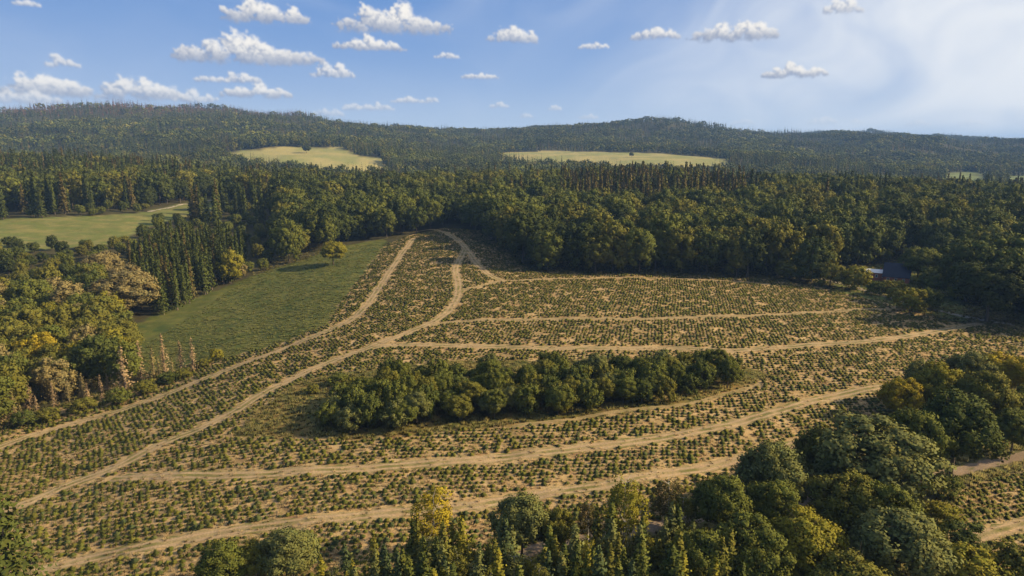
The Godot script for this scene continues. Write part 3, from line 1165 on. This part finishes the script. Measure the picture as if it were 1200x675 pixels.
func plant_left_edge():
	# dying spruces along the lower edge of the meadow: (u, foot, height in pixels)
	var spots := [[148, 463, 56], [166, 446, 46], [181, 446, 38], [193, 436, 44], [213, 436, 36], [227, 434, 38], [120, 468, 30], [82, 476, 36], [64, 478, 30], [36, 480, 34], [18, 492, 40], [3, 494, 38], [44, 486, 22], [104, 474, 26], [-12, 496, 40]]
	for s in spots:
		var p := hit(s[0], s[1])
		var tall: float = s[2] * depth_of(p) / FOCAL / 0.95
		tree("dead_spruce", dead[rng.randi() % 4], spruce_trunks[0], p, tall, tall * rng.randf_range(0.17, 0.25), 1.5, "dry tan" if rng.randf() < 0.65 else "straw brown", M.grey_bark, "dying spruce with dry tan needles at the meadow's lower edge", "tree", "dying spruces at the meadow's lower edge")
	for k in 26:
		var u := rng.randf_range(-20, 205)
		var p := hit(u, 498.0 - 0.235 * (u + 20.0) + rng.randf_range(-12, 1))
		var tall := rng.randf_range(3.5, 7.5)
		tree("dead_spruce", dead[rng.randi() % 4], spruce_trunks[0], p, tall, tall * rng.randf_range(0.16, 0.26), 1.5, "dry tan" if rng.randf() < 0.3 else "straw brown", M.grey_bark, "short dying spruce in the brown thicket at the field's edge", "tree", "brown thicket of short dying spruces")
	bush(253, 414, 8, 4.0, "yellow-green", "round yellow-green bush where the meadow meets the track")
	for s in [[170, 452, 12, 4.0], [196, 441, 12, 3.5], [140, 462, 12, 4.5], [215, 436, 9, 3.0], [28, 488, 14, 4.0], [56, 484, 13, 3.6], [96, 473, 14, 4.0], [238, 424, 8, 2.6]]:
		bush(s[0], s[1], s[2], s[3], ["deep green", "olive green", "mid green"][rng.randi() % 3], "low scrub bush among the dying spruces", "scrub among the dying spruces")
	broad(150, 338, 33, 17, "straw brown", "large straw-coloured dry tree above the wood's green crowns")
	broad(48, 412, 22, 15, "golden yellow", "golden yellow tree glowing in the wood below the meadow")
	broad(135, 395, 30, 16, "olive green", "big olive tree at the meadow's near corner")
	broad(120, 310, 24, 15, "straw brown", "dry straw-coloured tree at the upper end of the wood")
	broad(390, 293, 15, 13, "yellow-green", "lone tree on the meadow with a long shadow", "broadleaf_tree", "tree")
	broad(232, 237, 9, 10, "mid green", "lone rounded tree beside the sandy path on the far meadow")
	broad(359, 174, 5, 10, "deep green", "lone dark tree on the upper edge of the sloping pale meadow")
	broad(740, 181, 3, 8, "deep green", "small lone tree on the long pale meadow")
	bush(14, 282, 9, 6, "dark green", "dark bush on the near edge of the far-off pale meadow")


func plant_hedgerow():
	var n := "bushy green tree in the row along the gravel lane"
	var g := "row of trees along the gravel lane"
	for s in [[926, 313, 15], [950, 317, 13], [974, 319, 17], [1002, 323, 17], [1026, 335, 10], [1068, 346, 17], [1090, 345, 15], [1048, 341, 9], [1100, 326, 18], [1124, 338, 12], [1082, 330, 10], [1039, 334, 9], [1055, 334, 8]]:
		var b := at_crown(s[0], s[1], s[2], s[2] * 0.62, false)
		taken.append(Vector3(b[0].x, b[0].z, b[1]))
		var k := rng.randi() % 3
		tree("hedgerow_tree", small_crowns[k], near_trunks[k], b[0], b[1] * 1.75, b[1], 5.0, ["mid green", "yellow-green", "olive green"][rng.randi() % 3], M.bark, n, "tree", g)
	broad(1078, 305, 24, 13, "mid green", "green tree rising behind the dark-roofed farmhouse")
	broad(1162, 336, 40, 19, "dark green", "large dark oak-like tree beside the plantation's far corner")
	broad(1200, 318, 32, 18, "deep green", "tree behind the large dark oak-like tree")


# ================================================================ buildings
func box(parent: Node3D, called: String, size: Vector3, at: Vector3, m: Material) -> MeshInstance3D:
	var o := MeshInstance3D.new()
	var b := BoxMesh.new()
	b.size = size
	o.mesh = b
	o.position = at
	o.material_override = m
	o.name = called
	parent.add_child(o, true)
	return o


func gable(parent: Node3D, called: String, w: float, l: float, rise: float, at: Vector3, m: Material) -> MeshInstance3D:
	var o := MeshInstance3D.new()
	var p := PrismMesh.new()
	p.size = Vector3(w, rise, l)
	o.mesh = p
	o.position = at + Vector3(0, rise * 0.5, 0)
	o.material_override = m
	o.name = called
	parent.add_child(o, true)
	return o


func house(called: String, at: Vector3, turn: float, w: float, l: float, eaves: float, rise: float, wall: Material, roof: Material, glass: Material, trim: Material) -> Node3D:
	var o := Node3D.new()
	o.position = at
	o.rotation.y = turn
	add_named(o, called)
	box(o, "wall", Vector3(w, eaves + 1.0, l), Vector3(0, eaves * 0.5 - 0.5, 0), wall)
	gable(o, "gable", w - 0.02, l - 0.02, rise - 0.15, Vector3(0, eaves, 0), wall)
	# two roof slopes with eaves
	var slope := Vector2(w * 0.5, rise)
	var run := slope.length() + 0.5
	for s in [-1.0, 1.0]:
		var r := box(o, "roof_slope", Vector3(run, 0.16, l + 0.8), Vector3.ZERO, roof)
		var mid := Vector3(s * w * 0.25, eaves + rise * 0.5 + 0.06, 0) + Vector3(s * w * 0.5, -rise, 0).normalized() * 0.2
		r.position = mid
		r.rotation.z = -s * atan2(rise, w * 0.5)
	box(o, "chimney", Vector3(0.6, 1.4, 0.6), Vector3(0.6, eaves + rise + 0.1, l * 0.2), M.brick)
	for s in [-1.0, 1.0]:
		for k in 3:
			var f := box(o, "window", Vector3(0.08, 1.2, 1.0), Vector3(s * (w * 0.5 + 0.03), eaves * 0.55, (k - 1) * l * 0.3), trim)
			box(f, "pane", Vector3(0.04, 1.0, 0.8), Vector3(s * 0.035, 0, 0), glass)
		var f2 := box(o, "window", Vector3(1.0, 1.1, 0.08), Vector3(-w * 0.2, eaves + 0.9, s * (l * 0.5 + 0.03)), trim)
		box(f2, "pane", Vector3(0.8, 0.9, 0.04), Vector3(0, 0, s * 0.035), glass)
	box(o, "door", Vector3(1.1, 2.1, 0.08), Vector3(0.8, 1.05, l * 0.5 + 0.03), trim)
	return o


func make_buildings():
	M.brick = plain(Color(0.30, 0.11, 0.07))
	M.render = plain(Color(0.72, 0.70, 0.65))
	M.slate = plain(Color(0.022, 0.027, 0.045), 0.55)
	M.tin = plain(Color(0.62, 0.62, 0.62), 0.5)
	M.trim = plain(Color(0.75, 0.74, 0.70), 0.5)
	M.pane = plain(Color(0.03, 0.04, 0.05), 0.08)
	var p := hit(1050, 330)
	var h := house("farmhouse", p, 1.0, 8.0, 10.0, 2.8, 5.4, M.brick, M.slate, M.pane, M.trim)
	tag(h, "farmhouse with steep dark slate roof among trees by the gravel lane", "house")
	var q := hit(1026, 327)
	var s := house("outbuilding", q, 1.15, 5.5, 9.0, 3.4, 1.0, M.brick, M.tin, M.pane, M.trim)
	tag(s, "low brick outbuilding with pale metal roof beside the farmhouse", "shed")
	var f := hit(578, 178.5)
	var c := house("cottage", f, 0.9, 9.0, 13.0, 4.0, 3.0, M.render, M.tin, M.pane, M.trim)
	tag(c, "tiny white cottage at the end of the long pale meadow", "house")


# ================================================================ woods
func spruce_here(x: float, z: float, r: float) -> float:
	# share of conifers
	var n := n_mid.get_noise_2d(x * 0.8 + 700.0, z * 0.8) * 0.5 + 0.5
	var az := rad_to_deg(atan2(x, -z))
	if r < 500.0:
		return 0.0
	if r < 760.0:
		if az > 4.0 and az < 20.0 and r > 500.0 and r < 680.0:
			return 0.92
		return 0.1 if az > -16.0 else 0.25
	if r < 1250.0:
		if az < -18.0:
			return 0.75
		return 0.3 + 0.4 * smoothstep(0.45, 0.65, n)
	return clampf(0.05 + 1.2 * smoothstep(0.42, 0.56, n), 0.0, 0.97)


func tint_of(kind: int, x: float, z: float, r: float, q: RandomNumberGenerator) -> String:
	var az := rad_to_deg(atan2(x, -z))
	var f := q.randf()
	if kind == 1:
		if r < 420.0:
			return "deep green" if f < 0.5 else ("dark green" if f < 0.85 else "brownish")
		if az > 4.0 and az < 19.0 and r < 760.0:
			return "brownish" if f < 0.55 else ("dark green" if f < 0.8 else "olive green")
		return "dark green" if f < 0.45 else ("deep green" if f < 0.8 else "brownish")
	if az < -17.0 and r < 360.0:
		return "olive green" if f < 0.32 else ("yellow-green" if f < 0.46 else ("straw brown" if f < 0.58 else ("mid green" if f < 0.82 else "deep green")))
	if az > 20.0:
		return "mid green" if f < 0.35 else ("olive green" if f < 0.6 else ("deep green" if f < 0.85 else "dark green"))
	f = clampf(f + n_mid.get_noise_2d(x * 1.3, z * 1.3) * 0.7, 0.0, 0.99)
	return "mid green" if f < 0.36 else ("deep green" if f < 0.66 else ("olive green" if f < 0.92 else "dark green"))


func plant_forest():
	var q := RandomNumberGenerator.new()
	q.seed = 77
	var broad_list := []       # [size, pos, tall, radius, tint]
	var spruce_list := []
	var far_b := [[], [], [], []]
	var far_s := [[], [], [], []]
	var dot_b := [[], [], [], []]
	var dot_s := [[], [], [], []]
	# the spruce block at the meadow
	for p in scatter_in("spruce_block", 4.3, 43):
		var at := Vector3(p.x, land(p.x, p.y), p.y)
		spruce_list.append([30.0 / at.length(), at, q.randf_range(15.0, 21.0), q.randf_range(2.0, 2.7), tint_of(1, p.x, p.y, 300.0, q)])
	# near and middle woods
	var cell := 8.6
	for part in 2:
		cell = 8.6 if part == 0 else 12.0
		var zi := 120.0 if part == 0 else 200.0
		while zi < (345.0 if part == 0 else 780.0):
			var half := zi * 0.82 + 45.0
			var xi := -half
			while xi < half:
				var x := xi + q.randf_range(-0.4, 0.4) * cell
				var z := -(zi + q.randf_range(-0.4, 0.4) * cell)
				xi += cell
				var left := x < -60.0 and z > -340.0
				if left != (part == 0) or x > 60.0 and z > -205.0 or x > -95.0 and z > -180.0:
					continue
				if inside("field", x, z) or inside("meadow", x, z) or inside("left_meadow", x, z) or inside("yard", x, z) or inside("spruce_block", x, z):
					continue
				var clash := false
				for t in taken:
					if absf(t.x - x) < t.z * 0.7 and absf(t.y - z) < t.z * 0.7:
						clash = true
						break
				if clash:
					continue
				var r := sqrt(x * x + z * z)
				var at := Vector3(x, land(x, z), z)
				if q.randf() < spruce_here(x, z, r):
					spruce_list.append([24.0 / r, at, q.randf_range(23.0, 32.0), q.randf_range(3.2, 4.4), tint_of(1, x, z, r, q)])
					for more in 2:
						var x2 := x + q.randf_range(-5, 5)
						var z2 := z + q.randf_range(-5, 5)
						spruce_list.append([24.0 / r, Vector3(x2, land(x2, z2), z2), q.randf_range(18.0, 27.0), q.randf_range(2.6, 3.8), tint_of(1, x, z, r, q)])
				else:
					var tall := q.randf_range(11.0, 17.0) if left else q.randf_range(17.0, 27.0)
					if atan2(x, -z) < -0.33 and r > 350.0 and r < 590.0:
						tall = q.randf_range(5.0, 9.0)         # scrub below the pale meadow
					broad_list.append([20.0 / r, at, tall, clampf(tall * q.randf_range(0.33, 0.43), 3.0, 10.0), tint_of(0, x, z, r, q)])
			zi += cell
	say("listed near woods %d %d" % [broad_list.size(), spruce_list.size()])
	# far woods
	var zi := 780.0
	while zi < 4700.0:
		cell = 9.5 if zi < 1500.0 else 14.0
		var half := zi * 0.80 + 60.0
		var xi := -half
		while xi < half:
			var x := xi + q.randf_range(-0.45, 0.45) * cell
			var z := -(zi + q.randf_range(-0.45, 0.45) * cell)
			xi += cell
			var r := sqrt(x * x + z * z)
			if r > 2900.0 and r < 3700.0 and x < 900.0:
				continue
			if zi < 2200.0 and (inside("far_meadow", x, z) or inside("long_meadow", x, z) or inside("hollow_meadow", x, z) or inside("valley_meadow", x, z)):
				continue
			var high := land(x, z)
			var share := spruce_here(x, z, r)
			if x < -350.0 and high > 118.0 and r > 1800.0:
				share = 0.92
			var kind := 1 if q.randf() < share else 0
			var near := r < 1500.0
			var tall := q.randf_range(17.0, 26.0) if kind == 1 else q.randf_range(12.0, 21.0)
			var wide := tall * (q.randf_range(0.5, 0.75) if kind == 1 else q.randf_range(0.85, 1.15))
			if not near:
				wide *= 1.2
			var k := q.randi() % 4
			var c: Color = foliage_tints[tint_of(kind, x, z, r, q)]
			c *= 1.0 + 0.5 * n_mid.get_noise_2d(x * 0.7 + 90.0, z * 0.7)      # stands of different age
			if r > 2000.0 and x < -650.0 and kind == 1 and high > 138.0 and n_far.get_noise_2d(x * 2.0, z * 2.0) > -0.15:
				c = c.lerp(Color(0.15, 0.075, 0.045), q.randf_range(0.4, 1.0))      # bark-beetle patch on the hilltop
			c *= q.randf_range(0.7, 1.3)
			var item := [Vector3(x, high - 0.3, z), tall, wide, c]
			if near:
				(far_s if kind == 1 else far_b)[k].append(item)
			else:
				(dot_s if kind == 1 else dot_b)[k].append(item)
		zi += cell
	say("listed far woods")
	# the nearest stand as trees of their own, the rest as a mass
	broad_list.sort_custom(func(a, b): return a[0] > b[0])
	spruce_list.sort_custom(func(a, b): return a[0] > b[0])
	var rest_b := [[], [], [], [], [], []]
	var rest_s := [[], [], [], []]
	var made := 0
	for e in broad_list:
		var p: Vector3 = e[1]
		if made < 285 and absf(p.x) < -p.z * 0.77 + 2.0:
			made += 1
			var k := rng.randi() % 6
			var where := "in the wood behind the plantation"
			var grp := "trees of the wood behind the plantation"
			if p.x < -60.0 and p.z > -330.0:
				where = "in the wood below the green meadow"
				grp = "trees of the wood below the green meadow"
			elif p.x < -30.0:
				where = "in the wood above the green meadow"
				grp = "trees of the wood above the green meadow"
			tree("woodland_tree", mid_crowns[k], mid_trunks[k], p, e[2], e[3], 4.0, e[4], M.bark, e[4] + " rounded tree " + where, "tree", grp)
		else:
			rest_b[rng.randi() % 6].append([p, e[2], e[3] * 2.5, foliage_tints[e[4]] * rng.randf_range(0.85, 1.15)])
	made = 0
	for e in spruce_list:
		var p: Vector3 = e[1]
		if made < 150 and absf(p.x) < -p.z * 0.77 + 2.0:
			made += 1
			var at_block := p.length() < 420.0
			tree("spruce_tree", mid_spruces[rng.randi() % 4], spruce_trunks[0], p, e[2], e[3], 1.55, e[4], M.grey_bark, e[4] + (" tall spruce in the dense block beside the green meadow" if at_block else " tall spruce standing in the wood behind the plantation"), "tree", "spruces of the block beside the meadow" if at_block else "spruces in the wood behind the plantation")
		else:
			rest_s[rng.randi() % 4].append([p, e[2], e[3] * 10.0 / 1.55, foliage_tints[e[4]] * rng.randf_range(0.85, 1.15)])
	for k in 6:
		mass("broadleaf_wood", with_trunk(mid_crowns[k], mid_trunks[k]), rest_b[k], "mass of leafy trees deep in the wood behind the plantation")
	for k in 4:
		mass("spruce_wood", with_trunk(mid_spruces[k], spruce_trunks[0]), rest_s[k], "mass of dark spruces deep in the wood behind the plantation")
		mass("valley_wood", far_crowns[k], far_b[k], "leafy woods in the valley round the pale meadows")
		mass("valley_conifer_wood", far_spruces[k], far_s[k], "dark conifer woods in the valley round the pale meadows")
		mass("hill_wood", dot_crowns[k], dot_b[k], "far-off leafy woods covering the hills on the skyline")
		mass("hill_conifer_wood", dot_spruces[k], dot_s[k], "far-off conifer woods covering the hills on the skyline")


func with_trunk(crown: ArrayMesh, trunk: ArrayMesh) -> ArrayMesh:
	var me := ArrayMesh.new()
	me.add_surface_from_arrays(Mesh.PRIMITIVE_TRIANGLES, crown.surface_get_arrays(0))
	me.surface_set_material(0, M.varied)
	# the bark's own colour is carried by its vertices, since copies tint the whole shape
	me.add_surface_from_arrays(Mesh.PRIMITIVE_TRIANGLES, trunk.surface_get_arrays(0))
	me.surface_set_material(1, M.bark)
	return me


func mass(called: String, shape: Mesh, items: Array, label: String, category := "wood"):
	if items.is_empty():
		return
	var mm := MultiMesh.new()
	mm.transform_format = MultiMesh.TRANSFORM_3D
	mm.use_colors = true
	mm.mesh = shape
	mm.instance_count = items.size()
	for k in items.size():
		var e: Array = items[k]
		var b := Basis(Vector3.UP, rng.randf_range(0, TAU)).scaled(Vector3(e[2] / 10.0, e[1] / 10.0, e[2] / 10.0))
		mm.set_instance_transform(k, Transform3D(b, e[0]))
		mm.set_instance_color(k, e[3])
	var o := MultiMeshInstance3D.new()
	o.multimesh = mm
	o.set_meta("kind", "stuff")
	tag(o, label, category)
	add_named(o, called)


# ================================================================ the plantation
func plant_saplings():
	var q := RandomNumberGenerator.new()
	q.seed = 99
	var list := []
	for f in ["field", "lower_field"]:
		var b: Rect2 = boxes[f]
		var turn := 0.16 if f == "field" else 0.32
		var along := Vector2(cos(turn), -sin(turn))
		var over := Vector2(sin(turn), cos(turn))
		var step := 1.12 if f == "field" else 1.0
		var row := 1.38 if f == "field" else 1.25
		var mid := b.get_center()
		var reach := b.size.length() * 0.5
		var n := int(reach / row)
		var m := int(reach / step)
		for i in range(-n, n):
			for j in range(-m, m):
				var p := mid + over * (i * row) + along * ((j + 0.5 * (i % 2)) * step)
				p += over * (n_mid.get_noise_2d(p.x * 0.7, p.y * 0.7) * 9.0)
				if not b.has_point(p) or -p.y < 70.0 or absf(p.x) > -p.y * 0.8 + 12.0:
					continue
				var x := p.x + q.randf_range(-0.22, 0.22)
				var z := p.y + q.randf_range(-0.14, 0.14)
				var thin := n_patch.get_noise_2d(x * 0.9 + 50.0, z * 0.9) * 0.5 + 0.5
				if thin < 0.31 or q.randf() < 0.11 or on_track(x, z):
					continue
				if not inside(f, x, z) or (f == "field" and inside("rough", x, z)):
					continue
				var s := q.randf_range(0.54, 1.08) * (0.63 + 0.5 * thin)
				list.append([x * x + z * z, x, z, s])
	list.sort_custom(func(a, b): return a[0] < b[0])
	say("saplings %d" % list.size())
	var tints := ["deep green", "mid green", "olive green", "blue-green"]
	var made := 0
	var rest := [[], [], [], [], [], []]
	for e in list:
		var at := Vector3(e[1], land(e[1], e[2]), e[2])
		var k := q.randi() % 6
		if made < 290 and in_view(at):
			made += 1
			var t: String = tints[q.randi() % 4]
			var o := MeshInstance3D.new()
			o.mesh = firs[k]
			o.material_override = M[t]
			o.position = at
			o.basis = Basis(Vector3.UP, q.randf_range(0, TAU)).scaled(Vector3(e[3] * 1.12, e[3] * q.randf_range(0.7, 1.0), e[3] * 1.12))
			add_named(o, "fir_sapling")
			tag(o, t + " fir sapling in the nearest rows below the lowest track", "sapling", "fir saplings in the nearest rows")
		else:
			var c: Color = foliage_tints[tints[q.randi() % 4]]
			c = c.lerp(foliage_tints["olive green"], q.randf() * 0.6) * q.randf_range(0.75, 1.2)
			rest[k].append([at, e[3] * 10.0 * q.randf_range(0.7, 1.0), e[3] * 11.2, c])
	for k in 6:
		mass("sapling_rows", firs[k], rest[k], "rows of dark young firs covering the sandy plantation", "saplings")


func in_view(p: Vector3) -> bool:
	var d := (p - EYE).rotated(Vector3.RIGHT, deg_to_rad(PITCH))
	return d.z < -1.0 and absf(d.x / -d.z) < 0.745 and absf(d.y / -d.z) < 0.415


func plant_grass():
	var q := RandomNumberGenerator.new()
	q.seed = 123
	var straw := [[], []]
	var green := [[], []]
	var b: Rect2 = boxes["field"]
	for n in 90000:
		var z := -(75.0 + 320.0 * pow(q.randf(), 1.4))
		var x := q.randf_range(-1, 1) * (-z * 0.8 + 8.0)
		var f := inside("field", x, z) or inside("lower_field", x, z)
		if f and not inside("rough", x, z):
			if on_track(x, z) and q.randf() < 0.85:
				continue
			var t := q.randf()
			var c := Color(0.37, 0.26, 0.125) if t < 0.7 else (Color(0.25, 0.20, 0.07) if t < 0.9 else Color(0.13, 0.13, 0.04))
			straw[q.randi() % 2].append([Vector3(x, land(x, z), z), 10.0 * q.randf_range(0.5, 1.2), 10.0 * q.randf_range(0.7, 1.6), c * q.randf_range(0.8, 1.2)])
		elif not f or inside("rough", x, z):
			if x < -130.0 or on_track(x, z):
				continue
			if inside("meadow", x, z):
				green[q.randi() % 2].append([Vector3(x, land(x, z), z), 10.0 * q.randf_range(0.5, 1.1), 10.0 * q.randf_range(1.2, 2.6), Color(0.085, 0.10, 0.026).lerp(Color(0.17, 0.16, 0.045), q.randf())])
				continue
			var c := Color(0.10, 0.11, 0.03).lerp(Color(0.26, 0.21, 0.075), q.randf())
			green[q.randi() % 2].append([Vector3(x, land(x, z), z), 10.0 * q.randf_range(0.8, 2.2), 10.0 * q.randf_range(1.0, 2.4), c])
	for k in 2:
		mass("dry_grass", tufts[k], straw[k], "dry straw-coloured grass between the saplings", "grass")
		mass("rough_grass", tufts[k], green[k], "rough grass round the grove and under the tree belt", "grass")
